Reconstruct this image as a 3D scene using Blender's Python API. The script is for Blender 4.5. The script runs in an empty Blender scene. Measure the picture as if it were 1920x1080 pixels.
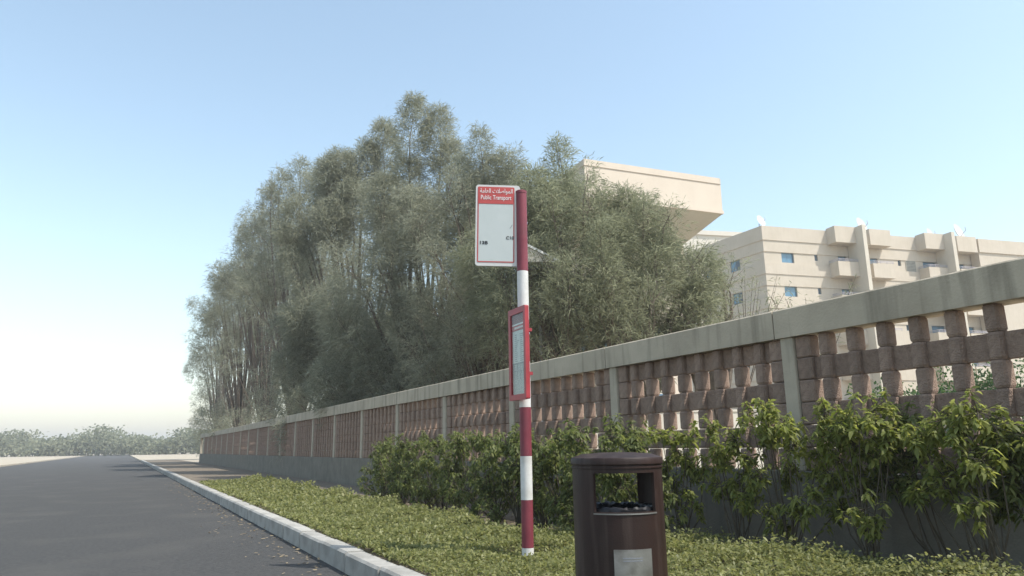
import bpy, bmesh, math, random
import numpy as np
from mathutils import Vector, Matrix, Euler

S = bpy.context.scene
C = S.collection
PI = math.pi
rad = math.radians

# ------------------------------------------------------------------ camera
EYE = 1.0                                   # eye height above the verge soil (seen from a car on the road)
PITCH, ROLL = rad(12.33), rad(0.89)
cd = bpy.data.cameras.new('camera')
cam = bpy.data.objects.new('camera', cd); C.objects.link(cam)
F = Vector((0, math.cos(PITCH), math.sin(PITCH)))
R0 = Vector((1, 0, 0)); U0 = Vector((0, -math.sin(PITCH), math.cos(PITCH)))
R = R0*math.cos(ROLL) - U0*math.sin(ROLL); U = R0*math.sin(ROLL) + U0*math.cos(ROLL)
cam.matrix_world = Matrix(((R.x, U.x, -F.x, 0), (R.y, U.y, -F.y, 0), (R.z, U.z, -F.z, EYE), (0, 0, 0, 1)))
cd.sensor_width = 36; cd.lens = 36*1350/1920
cd.clip_start = 0.05; cd.clip_end = 3000
S.camera = cam

# ------------------------------------------------------------------ daylight
SUN_ELEV, SUN_AZ = rad(56), rad(116)      # azimuth clockwise from +Y (the view direction)
w = bpy.data.worlds.new('World'); S.world = w; w.use_nodes = True
nt = w.node_tree; bg = nt.nodes['Background']
sky = nt.nodes.new('ShaderNodeTexSky'); sky.sky_type = 'NISHITA'; sky.sun_disc = False
sky.sun_elevation = SUN_ELEV; sky.sun_rotation = SUN_AZ
sky.air_density = 1.3; sky.dust_density = 1.2; sky.ozone_density = 1.0; sky.altitude = 0
hs0 = nt.nodes.new('ShaderNodeHueSaturation'); hs0.inputs['Hue'].default_value = .488; hs0.inputs['Saturation'].default_value = .86
nt.links.new(sky.outputs[0], hs0.inputs['Color']); nt.links.new(hs0.outputs[0], bg.inputs[0]); bg.inputs[1].default_value = 0.14
sl = bpy.data.lights.new('sun', 'SUN'); sl.energy = 3.1; sl.angle = rad(0.6); sl.color = (1, .965, .90)
sun = bpy.data.objects.new('sun', sl); C.objects.link(sun)
sdir = Vector((math.cos(SUN_ELEV)*math.sin(SUN_AZ), math.cos(SUN_ELEV)*math.cos(SUN_AZ), math.sin(SUN_ELEV)))
sun.rotation_euler = (-sdir).to_track_quat('-Z', 'Y').to_euler(); sun.location = (10, 0, 30)
vs = S.view_settings
S.display_settings.display_device = 'sRGB'
vs.view_transform = 'Standard'; vs.look = 'None'; vs.exposure = 0.85; vs.gamma = 1; vs.use_curve_mapping = False

VEIL_HAZE = .0012

# ------------------------------------------------------------------ helpers
def tag(o, label=None, cat=None, group=None, kind=None):
    if label: o['label'] = label
    if cat: o['category'] = cat
    if group: o['group'] = group
    if kind: o['kind'] = kind
    return o

def empty(name, loc=(0, 0, 0), rz=0, parent=None):
    o = bpy.data.objects.new(name, None); C.objects.link(o)
    o.location = loc; o.rotation_euler = (0, 0, rz); o.empty_display_size = .2
    if parent: o.parent = parent
    return o

class MB:
    def __init__(s): s.v = []; s.f = []
    def add(s, vs, fs):
        b = len(s.v); s.v += [tuple(p) for p in vs]; s.f += [tuple(b+i for i in f) for f in fs]; return s
    def box(s, x0, x1, y0, y1, z0, z1, c=0):
        if c <= 0:
            return s.add([(x0,y0,z0),(x1,y0,z0),(x1,y1,z0),(x0,y1,z0),(x0,y0,z1),(x1,y0,z1),(x1,y1,z1),(x0,y1,z1)],
                         [(3,2,1,0),(4,5,6,7),(0,1,5,4),(1,2,6,5),(2,3,7,6),(3,0,4,7)])
        p = [(x0+c,y0),(x1-c,y0),(x1,y0+c),(x1,y1-c),(x1-c,y1),(x0+c,y1),(x0,y1-c),(x0,y0+c)]
        cx, cy = (x0+x1)/2, (y0+y1)/2
        def ins(q): return (q[0]+(c*.7 if q[0] < cx else -c*.7), q[1]+(c*.7 if q[1] < cy else -c*.7))
        rings = [[(*ins(q), z0) for q in p], [(*q, z0+c) for q in p], [(*q, z1-c) for q in p], [(*ins(q), z1) for q in p]]
        return s.rings(rings)
    def rings(s, rings, cap=True, close=True):
        n = len(rings[0]); vs = [q for r in rings for q in r]; fs = []
        for k in range(len(rings)-1):
            for i in range(n if close else n-1):
                j = (i+1) % n
                fs.append((k*n+i, k*n+j, (k+1)*n+j, (k+1)*n+i))
        if cap:
            fs.append(tuple(range(n-1, -1, -1))); fs.append(tuple((len(rings)-1)*n+i for i in range(n)))
        return s.add(vs, fs)
    def prism(s, poly, z0, z1):
        return s.rings([[(x, y, z0) for x, y in poly], [(x, y, z1) for x, y in poly]])
    def lathe(s, prof, n=40, cx=0, cy=0):
        return s.rings([[(cx+r*math.cos(2*PI*i/n), cy+r*math.sin(2*PI*i/n), z) for i in range(n)] for r, z in prof])
    def tube(s, path, radii, n=8):
        path = [Vector(p) for p in path]; rings = []
        if not hasattr(radii, '__len__'): radii = [radii]*len(path)
        for i, p in enumerate(path):
            t = (path[min(i+1, len(path)-1)] - path[max(i-1, 0)]).normalized()
            a = t.cross(Vector((.31, .22, .93))) if abs(t.z) < .95 else t.cross(Vector((1, .1, 0)))
            a.normalize(); b = t.cross(a)
            rings.append([tuple(p + (a*math.cos(2*PI*k/n) + b*math.sin(2*PI*k/n))*radii[i]) for k in range(n)])
        return s.rings(rings)
    def build(s, name, mat, parent=None, loc=None, smooth=False, recalc=True, rz=None):
        me = bpy.data.meshes.new(name); me.from_pydata(s.v, [], s.f)
        if recalc:
            bm = bmesh.new(); bm.from_mesh(me); bmesh.ops.recalc_face_normals(bm, faces=bm.faces); bm.to_mesh(me); bm.free()
        if mat: me.materials.append(mat)
        if smooth:
            me.polygons.foreach_set('use_smooth', [True]*len(me.polygons))
            try: me.set_sharp_from_angle(angle=rad(38))
            except Exception: pass
        return link(name, me, parent, loc, rz)

def link(name, me, parent=None, loc=None, rz=None):
    o = bpy.data.objects.new(name, me); C.objects.link(o)
    if parent: o.parent = parent
    if loc is not None: o.location = loc
    if rz is not None: o.rotation_euler = (0, 0, rz)
    return o

def tri_mesh(name, verts, tris, mat):
    """big triangle soup from numpy arrays"""
    me = bpy.data.meshes.new(name)
    nv, ntri = len(verts), len(tris)
    me.vertices.add(nv); me.vertices.foreach_set('co', np.asarray(verts, np.float32).ravel())
    me.loops.add(ntri*3); me.loops.foreach_set('vertex_index', np.asarray(tris, np.int32).ravel())
    me.polygons.add(ntri)
    me.polygons.foreach_set('loop_start', np.arange(0, ntri*3, 3, dtype=np.int32))
    me.polygons.foreach_set('loop_total', np.full(ntri, 3, np.int32))
    me.update(calc_edges=True); me.validate()
    me.materials.append(mat)
    return me

def unit(a): return a/np.maximum(np.linalg.norm(a, axis=-1, keepdims=True), 1e-9)

def strips(O, D, L, W, droop, rng):
    """thin tapering drooping needles: 4 verts, 2 tris each"""
    n = len(O); D = unit(D)
    side = unit(np.cross(D, rng.normal(size=(n, 3))))*W[:, None]
    dn = np.zeros((n, 3)); dn[:, 2] = -1
    M = O + D*(L*.45)[:, None] + dn*(droop*L*.10)[:, None]
    T = O + D*(L*.95)[:, None] + dn*(droop*L*.5)[:, None]
    V = np.stack([O, M-side, M+side, T], 1).reshape(-1, 3)
    t = np.array([[0, 2, 1], [1, 2, 3]])
    return V, (np.arange(n)[:, None, None]*4 + t[None]).reshape(-1, 3)

def leaves(O, D, L, W, droop, rng, flat=0.0):
    """lanceolate bent leaves: 6 verts, 4 tris each"""
    n = len(O); D = unit(D)
    up = np.tile(np.array([0, 0, 1.]), (n, 1)) + rng.normal(size=(n, 3))*(.7-.5*flat)
    side = unit(np.cross(D, up))
    dn = np.zeros((n, 3)); dn[:, 2] = -1
    def pt(t): return O + D*(L*t)[:, None] + dn*(droop*L*t*t)[:, None]
    a, b, c = pt(.32), pt(.68), pt(1.0)
    s1, s2 = side*(W*.5)[:, None], side*(W*.42)[:, None]
    V = np.stack([O, a-s1, a+s1, b-s2, b+s2, c], 1).reshape(-1, 3)
    t = np.array([[0, 2, 1], [1, 2, 4], [1, 4, 3], [3, 4, 5]])
    return V, (np.arange(n)[:, None, None]*6 + t[None]).reshape(-1, 3)

def cat_soup(parts):
    Vs, Ts, b = [], [], 0
    for V, T in parts:
        Vs.append(V); Ts.append(T+b); b += len(V)
    return np.concatenate(Vs), np.concatenate(Ts)

# ------------------------------------------------------------------ materials
def new_mat(name):
    m = bpy.data.materials.new(name); m.use_nodes = True
    n = m.node_tree.nodes; l = m.node_tree.links
    return m, n, l, n['Principled BSDF']

def surf(name, c1, c2, scale=6, rough=.8, bump=.15, bscale=40, streak=0, c3=None, metal=0, objrand=0, spec=.35, detail=6, cscale=1.1):
    m, n, l, p = new_mat(name)
    tc = n.new('ShaderNodeTexCoord')
    nz = n.new('ShaderNodeTexNoise'); nz.inputs['Scale'].default_value = scale; nz.inputs['Detail'].default_value = detail
    nz.inputs['Roughness'].default_value = .65
    l.new(tc.outputs['Object'], nz.inputs['Vector'])
    cr = n.new('ShaderNodeValToRGB'); cr.color_ramp.elements[0].position = .33; cr.color_ramp.elements[1].position = .68
    cr.color_ramp.elements[0].color = (*c1, 1); cr.color_ramp.elements[1].color = (*c2, 1)
    l.new(nz.outputs['Fac'], cr.inputs['Fac']); col = cr.outputs['Color']
    if streak or c3:
        mp = n.new('ShaderNodeMapping'); mp.inputs['Scale'].default_value = (7, 7, .55) if streak else (1, 1, 1)
        l.new(tc.outputs['Object'], mp.inputs['Vector'])
        n2 = n.new('ShaderNodeTexNoise'); n2.inputs['Scale'].default_value = cscale; n2.inputs['Detail'].default_value = 8
        l.new(mp.outputs[0], n2.inputs['Vector'])
        r2 = n.new('ShaderNodeValToRGB'); r2.color_ramp.elements[0].position = .5; r2.color_ramp.elements[1].position = .72
        r2.color_ramp.elements[0].color = (0, 0, 0, 1); r2.color_ramp.elements[1].color = (1, 1, 1, 1)
        l.new(n2.outputs['Fac'], r2.inputs['Fac'])
        mx = n.new('ShaderNodeMix'); mx.data_type = 'RGBA'
        ml = n.new('ShaderNodeMath'); ml.operation = 'MULTIPLY'; ml.inputs[1].default_value = streak or .8
        l.new(r2.outputs['Color'], ml.inputs[0]); l.new(ml.outputs[0], mx.inputs['Factor'])
        l.new(col, mx.inputs[6]); mx.inputs[7].default_value = (*(c3 or c1), 1); col = mx.outputs[2]
    if objrand:
        oi = n.new('ShaderNodeObjectInfo'); mr = n.new('ShaderNodeMapRange')
        mr.inputs['To Min'].default_value = 1-objrand; mr.inputs['To Max'].default_value = 1+objrand
        l.new(oi.outputs['Random'], mr.inputs['Value'])
        hs = n.new('ShaderNodeHueSaturation'); l.new(mr.outputs[0], hs.inputs['Value']); l.new(col, hs.inputs['Color']); col = hs.outputs[0]
    l.new(col, p.inputs['Base Color'])
    p.inputs['Roughness'].default_value = rough; p.inputs['Metallic'].default_value = metal
    p.inputs['Specular IOR Level'].default_value = spec
    if bump:
        bz = n.new('ShaderNodeTexNoise'); bz.inputs['Scale'].default_value = bscale; bz.inputs['Detail'].default_value = 5
        l.new(tc.outputs['Object'], bz.inputs['Vector'])
        bp = n.new('ShaderNodeBump'); bp.inputs['Strength'].default_value = bump; bp.inputs['Distance'].default_value = .02
        l.new(bz.outputs['Fac'], bp.inputs['Height']); l.new(bp.outputs[0], p.inputs['Normal'])
    return m

def foliage(name, c1, c2, trans=.4, rough=.5, tcol=None, spec=.3, c0=None):
    m, n, l, p = new_mat(name)
    g = n.new('ShaderNodeNewGeometry')
    cr = n.new('ShaderNodeValToRGB'); cr.color_ramp.elements[0].color = (*c1, 1); cr.color_ramp.elements[1].color = (*c2, 1)
    if c0:
        e = cr.color_ramp.elements.new(.93); e.color = (*c2, 1)
        cr.color_ramp.elements[-1].color = (*c0, 1)
    l.new(g.outputs['Random Per Island'], cr.inputs['Fac'])
    l.new(cr.outputs[0], p.inputs['Base Color']); p.inputs['Roughness'].default_value = rough
    p.inputs['Specular IOR Level'].default_value = spec
    tr = n.new('ShaderNodeBsdfTranslucent')
    hs = n.new('ShaderNodeHueSaturation'); hs.inputs['Value'].default_value = 1.5; hs.inputs['Saturation'].default_value = 1.1
    l.new(cr.outputs[0], hs.inputs['Color']); l.new(hs.outputs[0], tr.inputs['Color'])
    mx = n.new('ShaderNodeMixShader'); mx.inputs[0].default_value = trans
    l.new(p.outputs[0], mx.inputs[1]); l.new(tr.outputs[0], mx.inputs[2])
    l.new(mx.outputs[0], n['Material Output'].inputs['Surface'])
    return m

def plain(name, c, rough=.5, metal=0, spec=.4, bump=0):
    return surf(name, tuple(x*.9 for x in c), tuple(min(1, x*1.08) for x in c), 9, rough, bump, 60, metal=metal, spec=spec)

M = {}
M['concrete'] = surf('concrete', (.36,.31,.235), (.465,.405,.312), 2.2, .9, .25, 55, streak=.8, c3=(.2,.185,.145))
M['coping'] = surf('coping_concrete', (.375,.32,.24), (.485,.418,.318), 1.6, .9, .25, 45, streak=.85, c3=(.215,.185,.137))
M['block'] = surf('block_brown', (.225,.156,.118), (.32,.23,.176), 18, .95, .8, 70, objrand=.12, streak=.35, c3=(.145,.102,.078))
M['plinth'] = surf('plinth_render', (.15,.135,.108), (.215,.197,.16), 2.5, .92, .3, 50, streak=.5, c3=(.12,.112,.094))
M['soil'] = surf('soil', (.12,.095,.07), (.21,.17,.125), 7, .97, .6, 30)
M['sand'] = surf('sand_ground', (.33,.28,.21), (.47,.405,.31), .7, .97, .4, 14)
M['asphalt'] = surf('asphalt', (.046,.045,.044), (.082,.079,.074), 22, .92, .7, 220, c3=(.088,.083,.075), cscale=.8)
M['kerb'] = surf('kerb_concrete', (.3,.285,.255), (.42,.4,.36), 4, .9, .3, 60, objrand=.1, c3=(.2,.19,.17), cscale=3)
M['cream'] = surf('cream_render', (.485,.425,.34), (.54,.475,.39), .8, .9, .08, 20, streak=.25, c3=(.385,.33,.26))
M['cream_fin'] = surf('pale_cream_render', (.52,.47,.385), (.57,.52,.43), .8, .9, .08, 20)
M['peach'] = surf('peach_render', (.565,.485,.395), (.61,.53,.435), .6, .9, .06, 20, streak=.18, c3=(.515,.435,.35))
M['pale'] = surf('pale_render', (.54,.495,.42), (.59,.55,.475), .8, .9, .06, 20)
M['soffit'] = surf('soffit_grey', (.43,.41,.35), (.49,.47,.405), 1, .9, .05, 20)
M['glass_blue'] = plain('blue_window_glass', (.09,.205,.30), .12, 0, .8)
M['glass_dark'] = plain('dark_window_glass', (.03,.045,.06), .12, 0, .8)
M['frame_al'] = plain('window_frame_metal', (.12,.2,.27), .5, .2)
M['grey_metal'] = plain('galvanised_metal', (.36,.36,.37), .45, .7)
M['rail'] = plain('painted_rail', (.40,.38,.42), .5, .2)
M['dish'] = plain('dish_paint', (.55,.55,.53), .6)
M['bark'] = surf('bark', (.10,.08,.062), (.19,.155,.12), 12, .95, .6, 40)
M['twig'] = surf('green_stem', (.06,.05,.036), (.11,.09,.06), 12, .9, .2, 40)
M['tamarisk'] = foliage('feathery_foliage', (.165,.172,.125), (.32,.322,.245), .5, .75, spec=.12)
M['tamarisk2'] = foliage('feathery_foliage_green', (.155,.165,.104), (.29,.295,.2), .5, .75, spec=.12)
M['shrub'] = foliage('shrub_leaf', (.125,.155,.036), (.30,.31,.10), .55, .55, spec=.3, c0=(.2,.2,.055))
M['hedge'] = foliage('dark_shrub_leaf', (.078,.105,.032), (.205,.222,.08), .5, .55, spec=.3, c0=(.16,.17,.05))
M['bush'] = foliage('far_bush_leaf', (.045,.085,.035), (.10,.15,.06), .35, .6, spec=.2)
M['cover'] = foliage('ground_cover_leaf', (.125,.138,.046), (.275,.275,.108), .42, .5, spec=.35, c0=(.27,.25,.11))
M['red'] = surf('red_paint', (.30,.028,.035), (.37,.042,.05), 6, .42, .05, 60, spec=.4, c3=(.24,.03,.035), cscale=4)
M['pole_red'] = surf('pole_red_paint', (.165,.03,.044), (.215,.044,.06), 6, .5, .06, 60, c3=(.12,.035,.04), cscale=4)
M['pole_white'] = surf('pole_white_paint', (.56,.55,.52), (.66,.65,.62), 6, .5, .06, 60, c3=(.36,.33,.28), cscale=4)
M['sign_white'] = surf('sign_white', (.44,.475,.46), (.475,.505,.49), 3, .4, 0, 40)
M['sign_edge'] = surf('sign_edge_white', (.52,.51,.49), (.58,.57,.55), 3, .5, 0, 40)
M['sign_red'] = surf('sign_red', (.40,.06,.056), (.46,.08,.073), 5, .45, 0, 40)
M['ink'] = plain('black_ink', (.02,.02,.022), .6)
M['print_white'] = plain('white_print', (.75,.74,.72), .6)
M['print_grey'] = plain('grey_print', (.22,.23,.25), .6)
M['paper'] = surf('timetable_paper', (.50,.52,.49), (.60,.61,.58), 3, .35, 0, 30)
M['paper_blue'] = surf('blank_backing', (.30,.335,.345), (.40,.43,.44), 2.5, .25, 0, 30)
M['maroon'] = surf('bin_maroon', (.021,.012,.0095), (.033,.017,.014), 3, .5, .1, 120, c3=(.07,.05,.042), cscale=2.6, streak=.6, spec=.25)
M['bin_dark'] = plain('bin_inner', (.012,.012,.014), .6)
M['bag'] = plain('black_bin_bag', (.006,.006,.008), .4, 0, .3)
M['steel'] = surf('worn_steel', (.19,.187,.175), (.31,.305,.29), 5, .38, .05, 80, c3=(.13,.12,.105), metal=.6, cscale=9)
M['litter'] = plain('paper_litter', (.6,.58,.52), .8)

# ------------------------------------------------------------------ wall frame: local x = across (away from road), local y = along the wall, z up
TH = rad(28.03)
nW = Vector((math.cos(TH), math.sin(TH), 0)); dW = Vector((-math.sin(TH), math.cos(TH), 0))
def W(n, s, z=0): return nW*n + dW*s + Vector((0, 0, z))

# ------------------------------------------------------------------ setting
def sheet(name, corners, z, mat):
    return tag(MB().add([(x, y, z) for x, y in corners], [(0, 1, 2, 3)]).build(name, mat, recalc=False), kind='structure')
def strip_sheet(name, n0, n1, s0, s1, z, mat):
    return tag(MB().add([(n0,s0,z),(n1,s0,z),(n1,s1,z),(n0,s1,z)], [(0,1,2,3)]).build(name, mat, recalc=False, rz=TH), kind='structure')
ROADZ = -.13
gm = MB()   # one terrain sheet with a shallow trough where the road lies
a, b = -9.0, 1.95
xs = [-900, a, a+.01, b-.01, b, 900]; zs = [0, 0, ROADZ-.02, ROADZ-.02, 0, 0]
vsl = []; fsl = []
for i, (x, z) in enumerate(zip(xs, zs)): vsl += [(x, -900, z), (x, 900, z)]
for i in range(5): fsl.append((2*i, 2*i+2, 2*i+3, 2*i+1))
gm.add(vsl, fsl); tag(gm.build('ground', M['sand'], recalc=False, rz=TH), kind='structure')
strip_sheet('road', -9.0+.012, 1.95-.012, -300, 300, ROADZ, M['asphalt'])
strip_sheet('planting_bed', 2.1, 5.59, -40, 90, .012, M['soil'])
kerb = empty('kerb', (0, 0, 0), TH); kerb['kind'] = 'structure'
KP = [(1.92, ROADZ-.05), (2.10, ROADZ-.05), (2.10, .05), (1.945, .05), (1.925, .03)]
q = MB().rings([[(x, .006, z) for x, z in KP], [(x, .994, z) for x, z in KP]]).build('kerb_stone', M['kerb'], kerb, (0, 0, 0)); km = q.data
random.seed(2)
for i in range(1, 60):
    o = link('kerb_stone', km, kerb, (random.uniform(-.006, .006), i if i < 40 else i, random.uniform(-.004, .004))); o.rotation_euler = (random.uniform(-.004, .004), 0, random.uniform(-.006, .006))
for s0_, s1_ in ((-40, -.01), (60.01, 90)):
    MB().rings([[(x, s0_, z) for x, z in KP], [(x, s1_, z) for x, z in KP]]).build('kerb_run', M['kerb'], kerb)

# ------------------------------------------------------------------ boundary wall
wall = empty('boundary_wall', (0, 0, 0), TH)
tag(wall, 'long openwork wall of brown blocks with a grey concrete coping and posts behind the shrubs', 'wall')
CO0, CO1 = EYE+.977, EYE+1.259
H_C = .208; N0 = 5.6
POST0, BAY = 4.87, 2.86
# plinth (in lengths) and coping with open joints at the posts
jn = [POST0+BAY*i for i in range(-3, 22)]
random.seed(4)
for i in range(len(jn)-1):
    s0, s1 = jn[i]+.125, jn[i+1]+.125-.012
    c = .013
    x0, x1 = N0-.035, N0+.215
    prof = [(x0, CO0), (x1, CO0), (x1, CO1-c), (x1-c, CO1), (x0+c, CO1), (x0, CO1-c)]
    dx = random.uniform(-.004, .004)
    MB().rings([[(x+dx, s0, z) for x, z in prof], [(x+dx, s1, z) for x, z in prof]]).build('coping', M['coping'], wall)
for i in range(len(jn)-1):
    s0, s1 = jn[i], jn[i+1]-.006
    PZ = EYE-.271
    MB().rings([[(N0-.02, s0, -.15), (N0+.2, s0, -.15), (N0+.2, s0, PZ), (N0-.012, s0, PZ), (N0-.02, s0, PZ-.01)],
                [(N0-.02, s1, -.15), (N0+.2, s1, -.15), (N0+.2, s1, PZ), (N0-.012, s1, PZ), (N0-.02, s1, PZ-.01)]]).build('plinth', M['plinth'], wall)
PZ = EYE-.271
pm = None
for s in jn:
    o = MB().box(N0-.015, N0+.175, s-.075, s+.075, PZ+.001, CO0-.001, .008) if pm is None else None
    if pm is None:
        o.v = [(x, y-s, z) for x, y, z in o.v]
        po = o.build('post', M['concrete'], wall, (0, s, 0)); pm = po.data
    else: link('post', pm, wall, (0, s, 0))
# block shapes
def block_mesh(name, hw_face, hw, dep, hh):
    p = [(0, -hw_face), (0, hw_face), (.025, hw), (dep-.025, hw), (dep, hw_face), (dep, -hw_face), (dep-.025, -hw), (.025, -hw)]
    def ins(q, k): return (q[0]+(k*.6 if q[0] < dep/2 else -k*.6), q[1]*(1-k*9))
    e = .02
    rings = [[(*ins(q, .017), -hh) for q in p], [(*q, -hh+e) for q in p], [(*q, hh-e) for q in p], [(*ins(q, .017), hh) for q in p]]
    b = MB().rings(rings).build(name, M['block'])
    me = b.data; bpy.data.objects.remove(b); return me
blk = block_mesh('block', .042, .055, .135, H_C/2-.002)
def simple_box_mesh(name, x0, x1, hw, hh, c, mat):
    b = MB().box(x0, x1, -hw, hw, -hh, hh, c).build(name, mat); me = b.data; bpy.data.objects.remove(b); return me
fil = simple_box_mesh('filler_block', .058, .115, (BAY-.79)/14-.045, H_C/2-.003, .006, M['block'])
endb = simple_box_mesh('end_block', .012, .15, .085, H_C/2-.003, .012, M['block'])
pieces = []      # (distance, name, mesh, location)
random.seed(11)
for b in range(-2, 20):
    sa = POST0 + BAY*b
    par = b % 2            # which courses are open alternates from bay to bay
    # the bay that holds s in (POST0-BAY, POST0) is b=-1: open courses 0,2,4; the next one left: 1,3,5
    openc = {0, 2, 4} if par == 1 else {1, 3, 5}
    pitch = .2855
    for c in range(6):
        z = CO0 - (c+.5)*H_C
        pieces.append((abs(sa), 'end_block', endb, (N0, sa+.075+.088, z)))
        pieces.append((abs(sa), 'end_block', endb, (N0, sa+BAY-.075-.088, z)))
        ss = [sa+.36+(BAY-.72)*(i/8) for i in range(9)]
        if True:
            ss = [sa + .395 + i*(BAY-.79)/7 for i in range(8)]
        st = (BAY-.79)/7
        for i, s in enumerate(ss):
            pieces.append((s, 'block', blk, (N0+.008+random.uniform(-.005, .005), s+random.uniform(-.006, .006), z)))
            if c not in openc and i < 7:
                pieces.append((s, 'filler_block', fil, (N0+.008, s+st/2, z)))
        if c not in openc:
            pieces.append((sa, 'filler_block', fil, (N0+.008, sa+.255+.012, z)))
            pieces.append((sa, 'filler_block', fil, (N0+.008, sa+BAY-.255-.012, z)))
vis = sorted([p for p in pieces if p[3][1] > 1.9], key=lambda p: p[3][1]) + [p for p in pieces if p[3][1] <= 1.9]
for dd, nm, me, loc in vis[:296]:
    o = link(nm, me, wall, loc)
    o.rotation_euler = (random.uniform(-.012, .012), random.uniform(-.01, .01), random.uniform(-.02, .02))
restv, restf, bb = [], [], 0
for dd, nm, me, loc in vis[296:]:
    co = np.empty(len(me.vertices)*3, np.float32); me.vertices.foreach_get('co', co)
    restv += [tuple(p) for p in co.reshape(-1, 3)+np.array(loc)]
    restf += [tuple(bb+i for i in p.vertices) for p in me.polygons]; bb = len(restv)
mb = MB(); mb.v = restv; mb.f = restf
tag(mb.build('block_mass', M['block'], wall, recalc=False), kind='stuff')

# ------------------------------------------------------------------ bus stop pole, flag sign and timetable case
def wp(h, r, z=0): return Vector((r, h, z))
PX, PH = .102, 6.6
pole = empty('bus_stop_pole', wp(PH, PX, 0))
tag(pole, 'tall round pole banded in red and white standing in the ground cover by the bin', 'pole')
ztop = EYE+2.40
zb = [ztop, EYE+1.60, EYE+1.135, EYE+.75, EYE+.335, EYE-.095, EYE-.47, EYE-.87, -.05]
cols = ['pole_red', 'pole_white']*4
for i in range(8):
    r_ = .0525
    prof = [(r_, zb[i+1]+.0005), (r_, zb[i]-.0005)]
    if i == 0: prof = [(r_, zb[1]+.0005), (r_, ztop-.03), (r_+.003, ztop-.028), (r_+.003, ztop-.006), (r_-.006, ztop)]
    MB().lathe(prof, 28).build('red_band' if i % 2 == 0 else 'white_band', M[cols[i]], pole, smooth=True)
MB().lathe([(.11, -.01), (.11, .02), (.105, .03), (.057, .032)], 28).build('base_plate', M['grey_metal'], pole, smooth=True)

def rrect(x0, x1, z0, z1, r, n=6):
    pts = []
    for cx, cz, a0 in ((x1-r, z1-r, 0), (x0+r, z1-r, 90), (x0+r, z0+r, 180), (x1-r, z0+r, 270)):
        for i in range(n+1):
            t = rad(a0+90*i/n); pts.append((cx+r*math.cos(t), cz+r*math.sin(t)))
    return pts
def plate(poly, y0, y1):
    return MB().rings([[(x, y0, z) for x, z in poly], [(x, y1, z) for x, z in poly]])
def ring_plate(outer, inner, y0, y1):
    m_ = MB(); n = len(outer)
    vs_ = [(x, y0, z) for x, z in outer]+[(x, y0, z) for x, z in inner]+[(x, y1, z) for x, z in outer]+[(x, y1, z) for x, z in inner]
    fs_ = []
    for i in range(n):
        j = (i+1) % n
        fs_ += [(i, j, n+j, n+i), (2*n+i, 3*n+i, 3*n+j, 2*n+j), (i, 2*n+i, 2*n+j, j), (n+i, n+j, 3*n+j, 3*n+i)]
    return m_.add(vs_, fs_)

def text(s, size, mat, parent, loc, name, width=None, rot=(PI/2, 0, 0), font=None, bold=0, shear=0):
    cu = bpy.data.curves.new(name, 'FONT'); cu.body = s; cu.size = size; cu.extrude = .0006; cu.offset = bold; cu.shear = shear
    o = bpy.data.objects.new(name, cu); C.objects.link(o)
    bpy.context.view_layer.update()
    dg = bpy.context.evaluated_depsgraph_get()
    me = bpy.data.meshes.new_from_object(o.evaluated_get(dg)); bpy.data.objects.remove(o)
    co = np.empty(len(me.vertices)*3, np.float32); me.vertices.foreach_get('co', co); co = co.reshape(-1, 3)
    if len(co):
        x0, x1 = co[:, 0].min(), co[:, 0].max()
        co[:, 0] -= x0
        if width: co[:, 0] *= width/(x1-x0)
        me.vertices.foreach_set('co', co.ravel())
    me.materials.clear(); me.materials.append(mat)
    q = link(name, me, parent, loc); q.rotation_euler = rot
    return q

# flag sign: local x to the right along the face, local -y toward the viewer
SY = rad(-8)
flag = empty('bus_stop_sign', wp(6.585, -.372, EYE), 0)
flag.rotation_euler = (rad(1.0), rad(0.9), rad(5))
tag(flag, 'white flag sign with red header and route numbers beside the pole top', 'sign')
sw, z0s, z1s = .425, 1.655, 2.455
plate(rrect(0, sw, z0s, z1s, .03), 0, .026).build('sign_plate', M['sign_edge'], flag)
bx0, bx1, bz0, bz1 = .018, sw-.055, z0s+.035, z1s-.02
ring_plate(rrect(bx0, bx1, bz0, bz1, .012), rrect(bx0+.0095, bx1-.0095, bz0+.0095, bz1-.0095, .006), -.003, .003).build('red_border', M['sign_red'], flag)
plate(rrect(bx0+.0105, bx1-.0105, bz0+.0105, bz1-.172, .004), -.0022, .004).build('face_panel', M['sign_white'], flag)
plate(rrect(bx0+.0085, bx1-.0085, bz1-.17, bz1-.0085, .004), -.0045, .002).build('header_panel', M['sign_red'], flag)
text('Public Transport', .062, M['print_white'], flag, (bx0+.03, -.0062, bz1-.128), 'english_lettering', width=.292)
AR = '\ufe94\ufee3\ufe8e\ufecc\ufedf\ufe8d \ufe95\ufefc\ufebb\ufe8d\ufeee\ufee4\ufedf\ufe8d'
text(AR, .062, M['print_white'], flag, (bx0+.022, -.0062, bz1-.062), 'arabic_lettering', width=.312)
text('13B', .042, M['ink'], flag, (bx0+.026, -.0045, z0s+.21), 'route_number', width=.074, bold=.0012)
text('C10', .042, M['ink'], flag, (bx1-.078, -.0045, z0s+.262), 'route_number', width=.074, bold=.0008)
sc = MB().rings([[(0, -.004, 0), (.006, -.004, 0), (.006, -.002, 0), (0, -.002, 0)], [(.022, -.004, .036), (.03, -.004, .036), (.03, -.002, .036), (.022, -.002, .036)]])
sc.build('scratch_mark', M['print_grey'], flag, (bx1-.045, 0, z0s+.37))
for zz in (z0s+.29, z0s+.44):
    MB().box(sw-.05, sw+.075, .03, .046, zz-.012, zz+.012).build('bracket', M['grey_metal'], flag)
    MB().lathe([(.013, -.002), (.013, .006), (.009, .012), (.001, .013)], 12).build('bolt', M['ink'], flag, (sw-.02, 0, zz)).rotation_euler = (PI/2, 0, 0)

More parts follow.
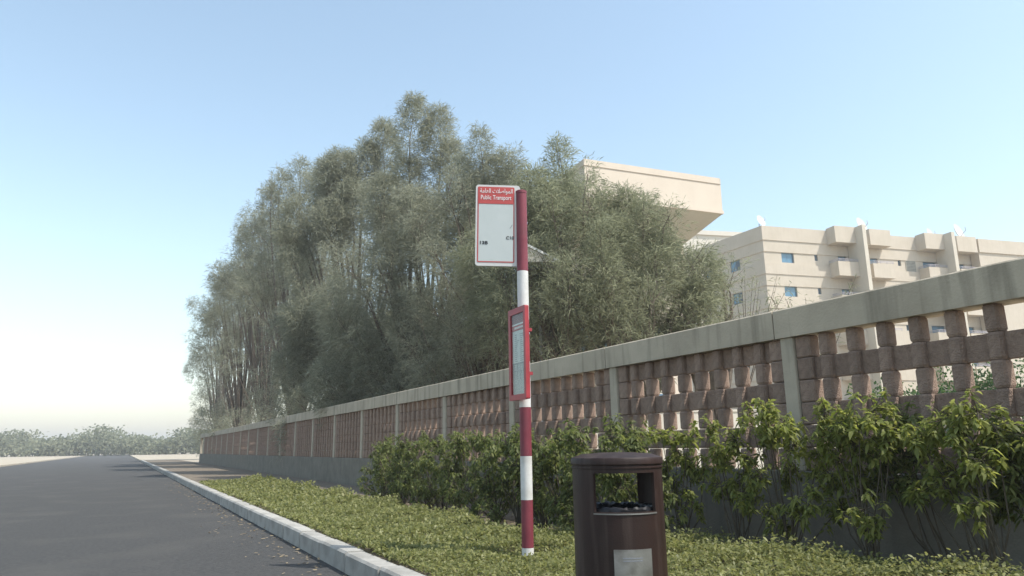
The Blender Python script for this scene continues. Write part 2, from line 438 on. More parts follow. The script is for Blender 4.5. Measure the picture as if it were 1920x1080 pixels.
# timetable case: narrow red glazed box turned away, local x along its face
pA = wp(6.66, -.033); pB = wp(6.335, .118)
ang = math.atan2(pB.y-pA.y, pB.x-pA.x); LW = (pB-pA).length
case = empty('timetable_case', (pA.x, pA.y, EYE), ang)
tag(case, 'narrow red timetable case with glazed front clamped to the pole under the flag sign', 'timetable')
zc0, zc1 = .395, 1.232
fr = rrect(0, LW, zc0, zc1, .012, 3); inn = rrect(.045, LW-.04, zc0+.05, zc1-.055, .004, 3)
ring_plate(fr, inn, -.008, .024).build('case_frame', M['red'], case)
plate(rrect(.002, LW-.002, zc0+.002, zc1-.002, .012, 3), .0245, .032).build('case_back', M['red'], case)
xi0, xi1, zi0, zi1 = .047, LW-.042, zc0+.052, zc1-.057
dark_red = surf('faded_header_red', (.16,.05,.05), (.21,.07,.068), 5, .5, 0, 40)
plate(rrect(xi0, xi1, zi1-.085, zi1, .002, 2), .012, .023).build('header_panel', dark_red, case)
plate(rrect(xi0+.004, xi1-.004, zi1-.098, zi1-.086, .002, 2), .009, .023).build('white_rule', M['print_white'], case)
hp = plate(rrect(xi0, xi1, zi1-.145, zi1-.099, .002, 2), .012, .023).build('title_panel', M['sign_red'], case)
for kx in range(7):
    MB().box(xi0+.05+kx*.026, xi0+.068+kx*.026, .0105, .014, zi1-.132, zi1-.114).build('title_mark', M['print_white'], hp)
pap = plate(rrect(xi0, xi1, zi0+.285, zi1-.15, .002, 2), .014, .023).build('timetable_sheet', M['paper'], case)
lm = MB(); random.seed(8)
for r_ in range(15):
    for q in range(2):
        xa = xi0+.05+q*.105; zz = zi1-.19-r_*.0185
        lm.box(xa, xa+random.uniform(.035, .085), .0125, .0145, zz, zz+.006)
lm.build('printed_lines', M['print_grey'], pap)
low = plate(rrect(xi0, xi1, zi0, zi0+.28, .002, 2), .014, .023).build('notice_backing', M['paper_blue'], case)
nm_ = MB()
for q in range(4): nm_.box(xi0+.03+q*.062, xi0+.034+q*.062, .0125, .0145, zi0+.135, zi0+.27)
nm_.box(xi0+.01, xi1-.01, .0125, .0145, zi0+.205, zi0+.212); nm_.box(xi0, xi1, .012, .0145, zi0+.272, zi0+.283)
nm_.build('printed_table', M['print_grey'], low)
gm_, gn, gl, gp = new_mat('case_glazing')
gt = gn.new('ShaderNodeBsdfTransparent'); gt.inputs[0].default_value = (.93, .95, .94, 1)
gg = gn.new('ShaderNodeBsdfGlossy'); gg.inputs['Roughness'].default_value = .06
gw = gn.new('ShaderNodeLayerWeight'); gw.inputs[0].default_value = .5
gf = gn.new('ShaderNodeMath'); gf.operation = 'POWER'; gf.inputs[1].default_value = 5; gl.new(gw.outputs['Facing'], gf.inputs[0])
gx = gn.new('ShaderNodeMixShader'); gl.new(gf.outputs[0], gx.inputs[0]); gl.new(gt.outputs[0], gx.inputs[1]); gl.new(gg.outputs[0], gx.inputs[2])
gl.new(gx.outputs[0], gn['Material Output'].inputs['Surface'])
plate(rrect(xi0+.001, xi1-.001, zi0+.001, zi1-.001, .002, 2), .000, .003).build('glass', gm_, case)
for zz in (.62, 1.01):
    MB().box(LW-.02-.09, LW-.02, .033, .07, zz-.014, zz+.014).build('clamp_block', M['red'], case)
    MB().lathe([(.0535, zz-.012), (.0575, zz-.012), (.0575, zz+.012), (.0535, zz+.012)], 24).build('clamp_ring', M['grey_metal'], pole, (0, 0, EYE), smooth=True)

# ------------------------------------------------------------------ litter bin
BH, BX = 4.36, .598
bin_ = empty('litter_bin', wp(BH, BX, 0), 0)
tag(bin_, 'dark maroon round litter bin with two openings and a steel plate in the foreground', 'bin')
Rb = .260; zt_ = EYE-.115; N = 96
oz0, oz1 = zt_-.253, zt_-.045
# angle of the near opening: faces the viewer (-y) and 17 degrees to the right
def cyl_wall(r0, r1, z0, z1, a0, a1, n):
    m_ = MB(); rings = []
    for i in range(n+1):
        t = a0+(a1-a0)*i/n
        c_, s_ = math.cos(t), math.sin(t)
        rings.append([(r0*c_, r0*s_, z0), (r1*c_, r1*s_, z0), (r1*c_, r1*s_, z1), (r0*c_, r0*s_, z1)])
    return m_.rings(rings)
a_open = rad(-90+3); hw_ = rad(41)
body = MB()
for (z0, z1) in ((-.03, oz0), (oz1, zt_)):
    rr = []
    for r_, z in ((Rb-.02, z0), (Rb, z0), (Rb, z1), (Rb-.02, z1), (Rb-.02, z0)):
        rr.append([(r_*math.cos(2*PI*i/N), r_*math.sin(2*PI*i/N), z) for i in range(N)])
    body.rings(rr, cap=False)
for kk in range(2):
    aa = a_open + kk*PI
    q = cyl_wall(Rb-.02, Rb, oz0-.0, oz1+.0, aa+hw_, aa+PI-hw_, 24); body.add(q.v, q.f)
body.build('bin_body', M['maroon'], bin_, smooth=True)
MB().lathe([(Rb+.004, zt_-.002), (Rb+.009, zt_+.003), (Rb+.009, zt_+.03), (Rb+.004, zt_+.038), (Rb-.06, zt_+.058), (.08, zt_+.066), (.001, zt_+.067)], 64).build('bin_lid', M['maroon'], bin_, smooth=True)
MB().lathe([(Rb+.003, zt_-.022), (Rb+.006, zt_-.02), (Rb+.006, zt_-.012), (Rb+.003, zt_-.010)], 64).build('lid_seam', M['maroon'], bin_, smooth=True)
lr = []
random.seed(3)
for r_, z, amp in ((Rb-.023, oz0-.10, 0), (Rb-.023, oz0+.012, .003), (Rb-.034, oz0+.022, .006), (Rb-.055, oz0+.012, .008), (Rb-.075, oz0-.03, .01), (Rb-.11, oz0-.06, .01)):
    lr.append([((r_+random.uniform(-amp, amp)*.4)*math.cos(2*PI*i/N), (r_+random.uniform(-amp, amp)*.4)*math.sin(2*PI*i/N), z+random.uniform(-amp, amp)) for i in range(N)])
MB().rings(lr, cap=False).build('bin_bag', M['bag'], bin_, smooth=True)
MB().lathe([(Rb-.03, oz0-.13), (.15, oz0-.08), (.001, oz0-.07)], 32).build('bag_bulge', M['bag'], bin_, smooth=True)
cw = MB(); aa = a_open
q = cyl_wall(Rb-.001, Rb+.005, oz0-.012, oz0-.005, aa-hw_-.02, aa+hw_+.02, 30); cw.add(q.v, q.f)
cw.build('opening_lip', M['steel'], bin_, smooth=True)
ap = rad(-90+8)
pl_ = cyl_wall(Rb+.001, Rb+.006, zt_-.80, zt_-.445, ap-rad(23.5), ap+rad(23.5), 16).build('steel_plate', M['steel'], bin_, smooth=True)
tm = MB()
for rz_, z, wd in ((0, zt_-.492, 13), (0, zt_-.505, 13)):
    q = cyl_wall(Rb+.0062, Rb+.0072, z, z+.0055, ap-rad(wd), ap+rad(wd*.8), 14); tm.add(q.v, q.f)
tm.build('engraved_line', M['print_grey'], pl_)
em = MB(); random.seed(6)
for i in range(9):
    t = ap+rad(random.uniform(-2, 10)); z = zt_-.62-random.uniform(0, .1)
    q = cyl_wall(Rb+.0062, Rb+.0070, z, z+random.uniform(.008, .022), t, t+rad(random.uniform(1, 2.2)), 2); em.add(q.v, q.f)
tag(em.build('worn_marks', M['print_grey'], pl_), kind='stuff')

# ------------------------------------------------------------------ apartment building (far right)
A_O = Vector((21.48, 59.27, 0)); A_ANG = rad(90-74.03)      # local x along the sunny facade, local y into the building
aL = rad(90+26.67)-A_ANG                                    # direction of the shaded end in local axes
uL = (math.cos(aL), math.sin(aL))
apt = empty('apartment_building', A_O, A_ANG)
tag(apt, 'cream apartment building with stepped bands, blue windows and balconies beyond the wall on the right', 'building')
TOP = EYE+18.05; LEN = 28.4; DEP = 15
def foot(o):
    # footprint grown outward by o (front, shaded end), other sides fixed
    nx, ny = -uL[1], uL[0]            # normal of shaded end (pointing left/out)
    if nx > 0: nx, ny = -nx, -ny
    # corner: y=-o line meets shaded-end line shifted by o
    # point on end line: (nx*o, ny*o) + t*uL ; y = -o
    t = (-o - ny*o)/uL[1]; cx = nx*o + t*uL[0]
    back = (nx*o + uL[0]*DEP/uL[1], ny*o + DEP)
    return [(cx, -o), (LEN, -o), (LEN, DEP), back]
def slab(name, o, z0, z1, mat=None): return MB().prism(foot(o), z0, z1).build(name, mat or M['cream'], apt)
MB().prism(foot(-.32), -.2, TOP-.6).build('core_wall', M['cream'], apt)
ST = 2.955
WINS = [(1.70, 2.94, 'glass_blue', .88), (5.04, 5.38, 'glass_dark', .55), (7.5, 8.35, 'glass_blue', 1.6), (10.9, 11.7, 'glass_blue', 1.6), (13.9, 14.25, 'glass_dark', .52), (16.7, 18.2, 'glass_blue', 1.6), (20.4, 21.5, 'glass_blue', 1.6)]
def window(par, x0, x1, y0, z0, z1, glass, rot=None, panes=2):
    wd = empty('window', (0, 0, 0), 0, par)
    if rot is not None: wd.rotation_euler = (0, 0, rot)
    t = .05
    ring_plate([(x0, z0), (x1, z0), (x1, z1), (x0, z1)], [(x0+t, z0+t), (x1-t, z0+t), (x1-t, z1-t), (x0+t, z1-t)], y0, y0+.06).build('frame', M['frame_al'], wd)
    wpn = (x1-x0-2*t)/panes
    for i in range(panes):
        MB().box(x0+t+i*wpn+.012, x0+t+(i+1)*wpn-.012, y0+.02+.015*i, y0+.035+.015*i, z0+t, z1-t).build('pane', M[glass if i < 1 or glass == 'glass_dark' else glass], wd)
    if panes == 2: MB().box(x0+t+wpn-.014, x0+t+wpn+.014, y0+.01, y0+.055, z0+t, z1-t).build('mullion', M['frame_al'], wd)
slab('parapet_band', .14, TOP-1.24, TOP)
slab('band', .07, TOP-2.24, TOP-1.243)
for k_ in range(6):
    zt2 = TOP-2.24-k_*ST
    zb2 = zt2-1.03
    # strip of wall between windows, recessed openings
    xs_ = [0.0]
    for x0, x1, g, hgt in WINS: xs_ += [x0, x1]
    xs_.append(LEN)
    for i in range(0, len(xs_), 2):
        MB().box(xs_[i]+(.0 if i else -.02), xs_[i+1], 0, .30, zb2-.002, zt2+.002).build('wall_pier', M['cream'], apt)
    for x0, x1, g, hgt in WINS:
        zlow = zt2-min(hgt, 1.03)
        if hgt < 1.0:
            MB().box(x0, x1, 0.001, .30, zb2-.002, zlow).build('sill_wall', M['cream'], apt)
        window(apt, x0, x1, .12, zlow, zt2, g, panes=2 if x1-x0 > .5 else 1)
    zl = zt2-ST
    slab('band', .12, zb2-.93, zb2) if zb2-.93 > -.1 else slab('band', .12, -.2, zb2)
    if zl > 0: slab('band', .06, zl, zb2-.933)
# shaded end: wall strip with a window per storey
end = empty('end_facade', (0, 0, 0), aL, apt)
for k_ in range(6):
    zt2 = TOP-2.24-k_*ST; zb2 = zt2-1.03
    xs_ = [0.02, 2.86, 4.06, 6.3, 7.3, DEP/uL[1]]
    for i in range(0, 6, 2):
        MB().box(xs_[i], xs_[i+1], -.30, -.001, zb2-.002, zt2+.002).build('wall_pier', M['cream'], end)
    for x0, x1 in ((2.86, 4.06), (6.3, 7.3)):
        wd = MB().box(x0, x1, -.16, -.10, zt2-.98, zt2-.02).build('window_frame', M['frame_al'], end)
        MB().box(x0+.06, (x0+x1)/2-.03, -.105, -.093, zt2-.92, zt2-.08).build('pane', M['glass_dark'], wd)
        MB().box((x0+x1)/2+.03, x1-.06, -.105, -.093, zt2-.92, zt2-.08).build('pane', M['glass_blue'], wd)
        MB().box(x0, x1, -.16, -.002, zb2-.002, zt2-.982).build('sill_wall', M['cream'], end)
# fins, canopies and balconies (two stacks)
def rail(par, x0, x1, y, z):
    r_ = MB()
    for zz in (z+.10, z+.22): r_.tube([(x0, -.05, zz), (x0+.05, y+.1, zz), (x0+.15, y+.03, zz), (x1, y+.03, zz)], .025, 6)
    for i in range(4): r_.tube([(x0+.15+(x1-x0-.2)*i/3, y+.03, z), (x0+.15+(x1-x0-.2)*i/3, y+.03, z+.22)], .02, 6)
    r_.build('railing', M['rail'], par)
def hollow(name, x0, x1, y, z0, z1, top_open, par):
    t = .13; m_ = MB()
    m_.box(x0, x1, y, -.125, z0, z0+.14)
    m_.box(x0, x1, y, y+t, z0+.14, z1); m_.box(x0, x0+t, y+t, -.125, z0+.14, z1); m_.box(x1-t, x1, y+t, -.125, z0+.14, z1)
    if not top_open: m_.box(x0+t, x1-t, y+t, -.125, z1-.12, z1-.02)
    return m_.build(name, M['cream'], par)
for off in (0, 9.65):
    MB().prism([(8.55+off, -.121), (8.55+off, -2.05), (8.92+off, -2.05), (8.92+off, -.121)], -.2, TOP+.12).build('fin', M['cream_fin'], apt)
    x1r = 12.3+off
    hollow('canopy', 6.42+off, 8.547+off, -1.2, TOP-1.32, TOP+.14, False, apt)
    hollow('canopy', 10.05+off, x1r, -1.2, TOP-1.36, TOP+.10, False, apt)
    for k_ in range(1, 6):
        z0 = EYE+13.76-(k_-1)*ST
        if z0 < 0: continue
        b1 = hollow('balcony', 6.42+off, 8.547+off, -1.2, z0, z0+1.27, True, apt); rail(b1, 6.45+off, 8.53+off, -1.2, z0+1.27)
        b2 = hollow('balcony', 10.05+off, 12.3+off, -1.2, z0, z0+1.27, True, apt); rail(b2, 10.08+off, 12.27+off, -1.2, z0+1.27)
MB().box(22.2, 27.9, -1.05, -.142, -.2, TOP-.02).build('projecting_bay', M['cream'], apt)
MB().box(22.2, 27.9, -1.17, -1.052, TOP-1.3, TOP-.01).build('bay_band', M['cream'], apt)
# service screen of square openings
for k_ in range(6):
    zt2 = TOP-2.24-k_*ST
    gr = MB(); x0, x1, z0, z1 = 14.75, 15.8, zt2-1.0, zt2-.02
    for i in range(9): gr.box(x0+i*.131-.02, x0+i*.131+.02, -.06, -.02, z0, z1)
    for i in range(8): gr.box(x0, x1, -.055, -.025, z0+i*.138-.018+.01, z0+i*.138+.018+.01)
    gr.build('service_screen', M['soffit'], apt)
    if zt2 > 1.2: MB().box(x0, x1, -.018, -.004, z0, z1).build('dark_screen_back', M['glass_dark'], apt)  # flat panel on the wall, its dark colour stands for a shaded recess
# roof plant and dishes
def dish(x, y, sc_, label, rz):
    p = Matrix.Translation(A_O) @ Matrix.Rotation(A_ANG, 4, 'Z') @ Vector((x, y, TOP-.2))
    d_ = empty('satellite_dish', p, rz); d_.scale = (sc_,)*3
    tag(d_, label, 'satellite dish', 'satellite dishes on the apartment roof')
    MB().tube([(0, 0, -.4), (0, 0, .9)], .05, 8).build('mast', M['grey_metal'], d_)
    prof = [(.001, 0), (.2, .025), (.4, .09), (.55, .17), (.57, .19), (.55, .185), (.4, .11), (.2, .045), (.001, .02)]
    q = MB().lathe(prof, 24).build('reflector', M['dish'], d_, (0, -.1, 1.15), smooth=True); q.scale = (1.25, 1.25, 1.25); q.rotation_euler = (rad(74), 0, 0)
    q2 = MB().tube([(0, -.25, .65), (0, -.85, 1.2), (0, -.8, 1.45)], .03, 6).build('feed_arm', M['grey_metal'], d_)
    return d_
dish(.35, .8, .75, 'small pale satellite dish nearest the left roof corner', .62)
dish(10.9, .9, 1.05, 'satellite dish on a mast just right of the first tall fin', .62)
dish(17.1+1.6, .9, .8, 'low satellite dish left of the second tall fin', .62)
dish(22.0, .9, 1.15, 'tall satellite dish just right of the second tall fin', .62)
dish(24.0, 1.4, .55, 'small faint satellite dish farthest right on the roof', .62)
for x, y in ((5.2, 1.2), (14.6, 1), (25.6, 1.2), (26.6, 1.4)):
    MB().box(x-.18, x+.18, y-.2, y+.2, TOP-.7, TOP+.2+.1*math.sin(x)).build('roof_vent', M['soffit'], apt)

# ------------------------------------------------------------------ house with the overhanging upper storey (behind the trees)
k13 = 1.3
B_O = Vector((2.52*k13, 23.04*k13, 0)); B_ANG = rad(90-68.24)
hs_ = empty('overhanging_house', B_O, B_ANG)
tag(hs_, 'peach rendered house whose long upper storey juts out above the feathery trees', 'building')
bt = EYE+9.5*k13; bb_ = EYE+8.13*k13; BL = 5.62*k13
# long parapet box: plain face with a cap band and a base band
MB().box(0, BL, 0, 6.5, bb_+.16, bt-.30).build('upper_wall', M['peach'], hs_)
MB().box(-.03, BL+.03-.09, -.035, 6.5, bt-.297, bt).build('cap_band', M['peach'], hs_)
MB().box(-.02, BL+.03, -.05, 6.5, bb_, bb_+.157).build('base_band', M['peach'], hs_)
MB().box(BL-.06, BL+.0, -.02, .3, bt-.297, bt-.02).build('cap_end', M['soffit'], hs_)
# wedge under the overhang
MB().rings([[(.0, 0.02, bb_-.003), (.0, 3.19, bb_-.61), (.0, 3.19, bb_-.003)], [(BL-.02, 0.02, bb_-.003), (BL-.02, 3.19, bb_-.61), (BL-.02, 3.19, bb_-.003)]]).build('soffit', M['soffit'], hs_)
MB().box(.2, BL-.1, 3.2, 6.4, -.1, bb_-.005).build('lower_wall', M['peach'], hs_)
for zz in (2.0, 5.2):
    for x in (1.2, 4.6):
        wd = MB().box(x, x+1.3, 3.14, 3.198, zz, zz+1.3).build('window_frame', M['frame_al'], hs_)
        MB().box(x+.07, x+.63, 3.12, 3.139, zz+.07, zz+1.23).build('pane', M['glass_blue'], wd)
        MB().box(x+.68, x+1.23, 3.12, 3.139, zz+.07, zz+1.23).build('pane', M['glass_blue'], wd)

# pale low block behind, its roof edge shows between the two buildings
an = empty('pale_annex', Vector((16.6, 75, 0)), rad(12))
tag(an, 'pale low block with a flat roof between the peach house and the apartment building', 'building')
az = EYE+22.7
MB().box(0, 9.6, 0, 8, -.1, az-.5).build('wall', M['pale'], an)
MB().box(-.2, 9.8, -.2, 8.2, az-.497, az).build('roof_edge', M['pale'], an)
# small wing with a lean-to roof beside the apartment building's shaded end
wg = empty('side_wing', Vector((10.2, 47, 0)), rad(16))
tag(wg, 'low cream wing with a roof slab on a thin column beside the apartments', 'building')
zs_ = EYE+10.9
MB().box(-3.0, 3.0, 0, 4, zs_, zs_+.3).build('roof_slab', M['pale'], wg)
MB().box(-3.0, .9, 1.5, 4, -.1, zs_-.003).build('wall', M['cream'], wg)
MB().box(2.55, 2.85, .1, .4, -.1, zs_-.003).build('column', M['pale'], wg)
MB().box(.9+.003, 2.9, 3.5, 4, -.1, zs_-.003).build('back_wall', M['cream'], wg)
iw = empty('garden_wall', Vector((2.6, 23.6, 0)), rad(14))
tag(iw, 'low sunlit cream wall seen through the far bay openings of the block wall', 'wall')
MB().box(0, 8.2, 0, .2, -.1, 2.0).build('wall_panel', M['pale'], iw)
MB().box(-.03, 8.23, -.03, .23, 2.003, 2.08).build('wall_cap', M['pale'], iw)
# white sloping shelter roof glimpsed between the trees
sh = empty('shelter', Vector((.62, 15.85, 0)), rad(10))
tag(sh, 'weathered white sloping shelter roof on thin posts glimpsed through the trees right of the pole', 'shelter')
zr = EYE+4.12
MB().rings([[(-.5, 0, zr+.48), (.5, 0, zr), (.5, 0, zr-.06), (-.5, 0, zr+.42)], [(-.5, 1.2, zr+.48), (.5, 1.2, zr), (.5, 1.2, zr-.06), (-.5, 1.2, zr+.42)]]).build('roof', M['print_white'], sh)
MB().rings([[(-.5, .03, zr+.41), (.44, .03, zr-.045), (-.5, .03, zr-.05)], [(-.5, .07, zr+.41), (.44, .07, zr-.045), (-.5, .07, zr-.05)]]).build('gable_panel', M['pale'], sh)
for x_, y_ in ((.22, 1.0), (-.4, 1.0)):
    MB().box(x_-.03, x_+.03, y_+.03, y_+.09, -.1, zr-.055).build('post', M['grey_metal'], sh)

# ------------------------------------------------------------------ feathery trees behind the wall
def plume(parts, rng, base, tip, radius, nsp, per=10, wind=.12, size=1.0):
    """one upright feathery spray mass from base to tip"""
    base, tip = np.array(base, float), np.array(tip, float); ax = tip-base; L = np.linalg.norm(ax); ax /= L
    t = rng.uniform(0, 1, nsp)**.75
    prof = radius*np.sqrt(np.clip(1-t**2.6, 0, 1))*np.clip(.4+1.3*t, 0, 1)
    u = unit(rng.normal(size=(nsp, 3))); u = unit(u - (u@ax)[:, None]*ax)
    rr = prof*rng.uniform(.15, 1, nsp)**.6
    P = base + ax*(t*L)[:, None] + u*rr[:, None]
    D = unit(u*.8 + ax*(.4+.45*t)[:, None] + np.array([wind*1.6, -.02, .12]) + rng.normal(size=(nsp, 3))*.22)
    O = np.repeat(P, per, 0); n = len(O)
    Dd = unit(np.repeat(D, per, 0) + rng.normal(size=(n, 3))*.55)
    O = O + np.repeat(D, per, 0)*rng.uniform(-.12, .2, n)[:, None]*size + rng.normal(size=(n, 3))*.035
    Ls = rng.uniform(.08, .30, n)*size; Wd = rng.uniform(.005, .0105, n)*size
    parts.append(strips(O, Dd, Ls, Wd, rng.uniform(.25, 1.2, n), rng))

def tree(seed, base, tops, crown, label, mat, nfill=26, dens=1.0, trunk_r=.16, size=1.0, skirt=.5):
    """base (x,y); tops: (x,y,z,length,radius) plumes that make the outline; crown: ellipsoid (cx,cy,cz,rx,ry,rz) filled with more plumes"""
    rng = np.random.default_rng(seed); random.seed(seed)
    t = empty('feathery_tree', (base[0], base[1], 0))
    tag(t, label, 'tree', 'feathery trees behind the wall')
    off = np.array([base[0], base[1], 0.])
    wood = MB(); parts = []
    cx, cy, cz, rx, ry, rz = crown
    fork = Vector((0, 0, .9)); 
    wood.tube([(0, 0, -.1), (.02, .03, .45), fork], [trunk_r*1.25, trunk_r, trunk_r*.85], 9)
    limbs = MB()
    pl = []
    for x, y_, z, L, r_ in tops:
        pl.append((np.array([x+random.uniform(-.25, .25), y_+random.uniform(-.2, .2), z-L])-off, np.array([x, y_, z])-off, r_))
    for i in range(nfill):
        u = rng.normal(size=3); u /= np.linalg.norm(u); u *= rng.uniform(.45, 1)**.5
        c = np.array([cx+u[0]*rx, cy+u[1]*ry, cz+u[2]*rz]) - off
        out = np.array([u[0], u[1], 0])*.75
        L = rng.uniform(1.1, 2.0)*size
        b_ = c - np.array([0, 0, L*.4]); tp = b_ + unit(out+np.array([0, 0, 1.0])+rng.normal(size=3)*.2)*L
        if b_[2] < .4: b_[2] = .4; tp[2] = max(tp[2], 1.2)
        pl.append((b_, tp, rng.uniform(.32, .8)*size))
    for i in range(int(nfill*skirt)):
        a_ = rng.uniform(0, 2*PI); f_ = rng.uniform(.3, 1)**.5
        zz = rng.uniform(.3, max(1.2, cz-rz*.35))
        b_ = np.array([cx+math.cos(a_)*f_*rx*.95, cy+math.sin(a_)*f_*ry*.95, zz])-off
        tp_ = b_ + unit(np.array([math.cos(a_)*.5, math.sin(a_)*.5, 1.])+rng.normal(size=3)*.2)*1.6*size
        pl.append((b_, tp_, rng.uniform(.55, .85)*size))
    for i, (b_, tp, r_) in enumerate(pl):
        L = np.linalg.norm(tp-b_)
        n = int(72*dens*L*(r_/.6)**1.3*(2.7 if i < len(tops) else rng.uniform(.45, 1.45)))
        plume(parts, rng, b_, tp, r_, n, size=size)
        st = fork + Vector((random.uniform(-.06, .06), random.uniform(-.06, .06), random.uniform(-.3, .1)))
        bv, tv = Vector(b_), Vector(tp); mid = (st+bv)*.5 + Vector((random.uniform(-.3, .3), random.uniform(-.3, .3), random.uniform(0, .35)))
        rr = .028+.02*random.random()+(.03 if i < len(tops) else 0)
        limbs.tube([st, mid, bv, bv.lerp(tv, .5)+Vector((random.uniform(-.1, .1), 0, 0)), bv.lerp(tv, .88)], [rr*1.6, rr*1.15, rr*.6, rr*.28, .004], 6)
        for q in range(5):
            f0 = random.uniform(.0, .75); p0 = bv.lerp(tv, f0); dv_ = Vector(rng.normal(size=3)); dv_.z = abs(dv_.z)*.8; dv_.normalize()
            limbs.tube([p0, p0+dv_*r_*.45+Vector((0, 0, .05)), p0+dv_*r_*.95+Vector((0, 0, .16))], [.012, .008, .003], 4)
    wood.build('trunk', M['bark'], t, smooth=True)
    limbs.build('branches', M['bark'], t, recalc=False)
    V, T = cat_soup(parts)
    tag(link('crown', tri_mesh('crown', V, T, mat), t), kind='stuff')
    return len(T)

def P(px, py, h):
    """world point at forward distance h seen at photo pixel (px, py); used to carry measured outlines into the place"""
    d_ = F + R*((px-960)/1350) - U*((py-540)/1350)
    d_ = d_*(h/d_.y); return (d_.x, d_.y, d_.z+EYE)
def tp(px, py, h, L, r_): x, y_, z = P(px, py, h); return (x, y_, z, L, r_)
tm_, tg_ = M['tamarisk'], M['tamarisk2']
def at_h(px, h): return (P(px, 700, h)[0], h)
ntri = 0
H1 = 24.0
ntri += tree(21, at_h(800, H1), [tp(778, 185, H1, 3.0, .72), tp(822, 205, H1+.3, 2.6, .72), tp(845, 268, H1-.2, 2.2, .72), tp(765, 300, H1, 2.1, .7), tp(722, 330, H1-.3, 2, .7), tp(880, 345, H1-.4, 1.9, .7), tp(800, 380, H1-1.2, 1.9, .9), tp(860, 420, H1-1.4, 1.9, .9), tp(745, 430, H1-1.3, 1.9, .9)],
     (*P(800, 540, H1), 2.7, 1.7, 3.7), 'tallest feathery grey-green tree, its top above the left of the flag sign', tm_, 52, .95, size=1.15, skirt=1.0)
HB = 31.0
ntri += tree(22, at_h(670, HB), [tp(718, 232, HB, 3.0, .75), tp(690, 268, HB-.2, 2.6, .75), tp(640, 285, HB, 2.8, .85), tp(615, 300, HB+.4, 2.8, .8), tp(660, 345, HB-.9, 2.3, 1.0), tp(625, 380, HB-1, 2.3, 1.0), tp(740, 380, HB-.8, 2.2, .9)],
     (*P(665, 530, HB), 2.8, 1.7, 4.8), 'feathery tree with twin narrow tops just left of the tallest tree', tm_, 52, .85, size=1.42, skirt=.7)
H3 = 20.5
ntri += tree(23, at_h(915, H3), [tp(897, 243, H3, 2.6, .52), tp(945, 285, H3-.2, 2.2, .55), tp(920, 300, H3+.4, 2, .65), tp(960, 325, H3-.4, 1.8, .6), tp(868, 300, H3+.6, 2, .65)],
     (*P(915, 490, H3), 1.9, 1.4, 3.1), 'feathery tree with a single thin top directly behind the flag sign', tm_, 38, 1.0, skirt=.9)
H2 = 17.2
ntri += tree(24, at_h(1060, H2), [tp(1045, 263, H2+.4, 2.0, .42), tp(1000, 320, H2+.2, 1.6, .55), tp(1058, 322, H2, 1.5, .42), tp(1072, 352, H2+.3, 1.4, .42), tp(1020, 350, H2-.6, 1.5, .7), tp(1050, 385, H2-.9, 1.5, .7), tp(990, 390, H2-.4, 1.4, .6)],
     (*P(1050, 520, H2), 1.65, 1.4, 2.4), 'feathery tree in front of the left end of the peach house', tg_, 40, 1.1, skirt=.3)
ntri += tree(25, at_h(1180, H2-.6), [tp(1172, 356, H2-.4, 1.6, .5), tp(1125, 366, H2-.3, 1.5, .45), tp(1205, 378, H2-.2, 1.5, .5), tp(1150, 410, H2-1.2, 1.4, .65), tp(1238, 428, H2-.8, 1.4, .46), tp(1262, 466, H2-.5, 1.3, .4), tp(1230, 470, H2-1.3, 1.4, .6)],
     (*P(1185, 545, H2-.6), 1.4, 1.3, 1.6), 'broad feathery tree in front of the middle of the peach house', tg_, 44, 1.1, skirt=0)
ntri += tree(26, at_h(1335, H2+.3), [tp(1340, 470, H2+.3, 1.4, .3), tp(1315, 490, H2+.2, 1.2, .3), tp(1292, 462, H2+.1, 1.4, .3), tp(1352, 515, H2+.4, 1.0, .24)],
     (*P(1310, 590, H2+.2), .7, .6, 1.0), 'small sparse feathery tree in front of the shaded end of the apartment building', tg_, 7, .2, .09, skirt=0)
# trees farther left along the wall, getting smaller with distance
for sd, px, h_, py, lb in ((27, 562, 42, 300, 'feathery tree fourth from the left end of the row, left of the twin-topped tree'), (28, 505, 53, 395, 'feathery tree third from the left end of the row'),
                           (29, 458, 60, 480, 'feathery tree second from the left end of the row'), (30, 422, 80, 565, 'smallest and farthest feathery tree at the left end of the row')):
    m1 = h_/1350
    ntri += tree(sd, at_h(px, h_), [tp(px+q*.62/m1*.9, py+e*.5/m1, h_+.3*q, 2.6, .85) for q, e in ((0, 0), (1.6, 1.6), (-1.7, 1.2), (3.2, 3.6), (-3.0, 3.2))],
         (*P(px, py+4.9/m1, h_), 2.7, 1.5, 3.9), lb, tm_, 40, .26, size=1.7)
# thin leafless-looking sapling rising above the coping in front of the apartment building
def sapling(seed, px, h, ztop, label):
    rng = np.random.default_rng(seed); random.seed(seed)
    x, y_ = at_h(px, h); t = empty('sparse_sapling', (x, y_, 0)); tag(t, label, 'sapling')
    m_ = MB(); parts = []
    m_.tube([(0, 0, -.05), (.03, 0, ztop*.4), (.0, .02, ztop*.62)], [.05, .035, .022], 7)
    for i in range(16):
        a_ = random.uniform(0, 2*PI); z0 = ztop*random.uniform(.4, .62); sp = random.uniform(.5, 1.5)
        e_ = Vector((math.cos(a_)*sp, math.sin(a_)*sp*.7, ztop*random.uniform(.82, 1)))
        m_.tube([(0, 0, z0), (e_.x*.5, e_.y*.5, z0*.5+e_.z*.5-.05), e_], [.014, .009, .003], 5)
        n = 34; tt = rng.uniform(.4, 1, n)
        O = np.array([0, 0, z0])*(1-tt)[:, None] + np.array(e_)*tt[:, None] + rng.normal(size=(n, 3))*.06
        parts.append(strips(O, rng.normal(size=(n, 3))+np.array([0, 0, .5]), rng.uniform(.08, .25, n), rng.uniform(.006, .012, n), np.full(n, .6), rng))
    m_.build('stem', M['bark'], t, recalc=False)
    V, T = cat_soup(parts); tag(link('foliage', tri_mesh('foliage', V, T, M['tamarisk2']), t), kind='stuff')
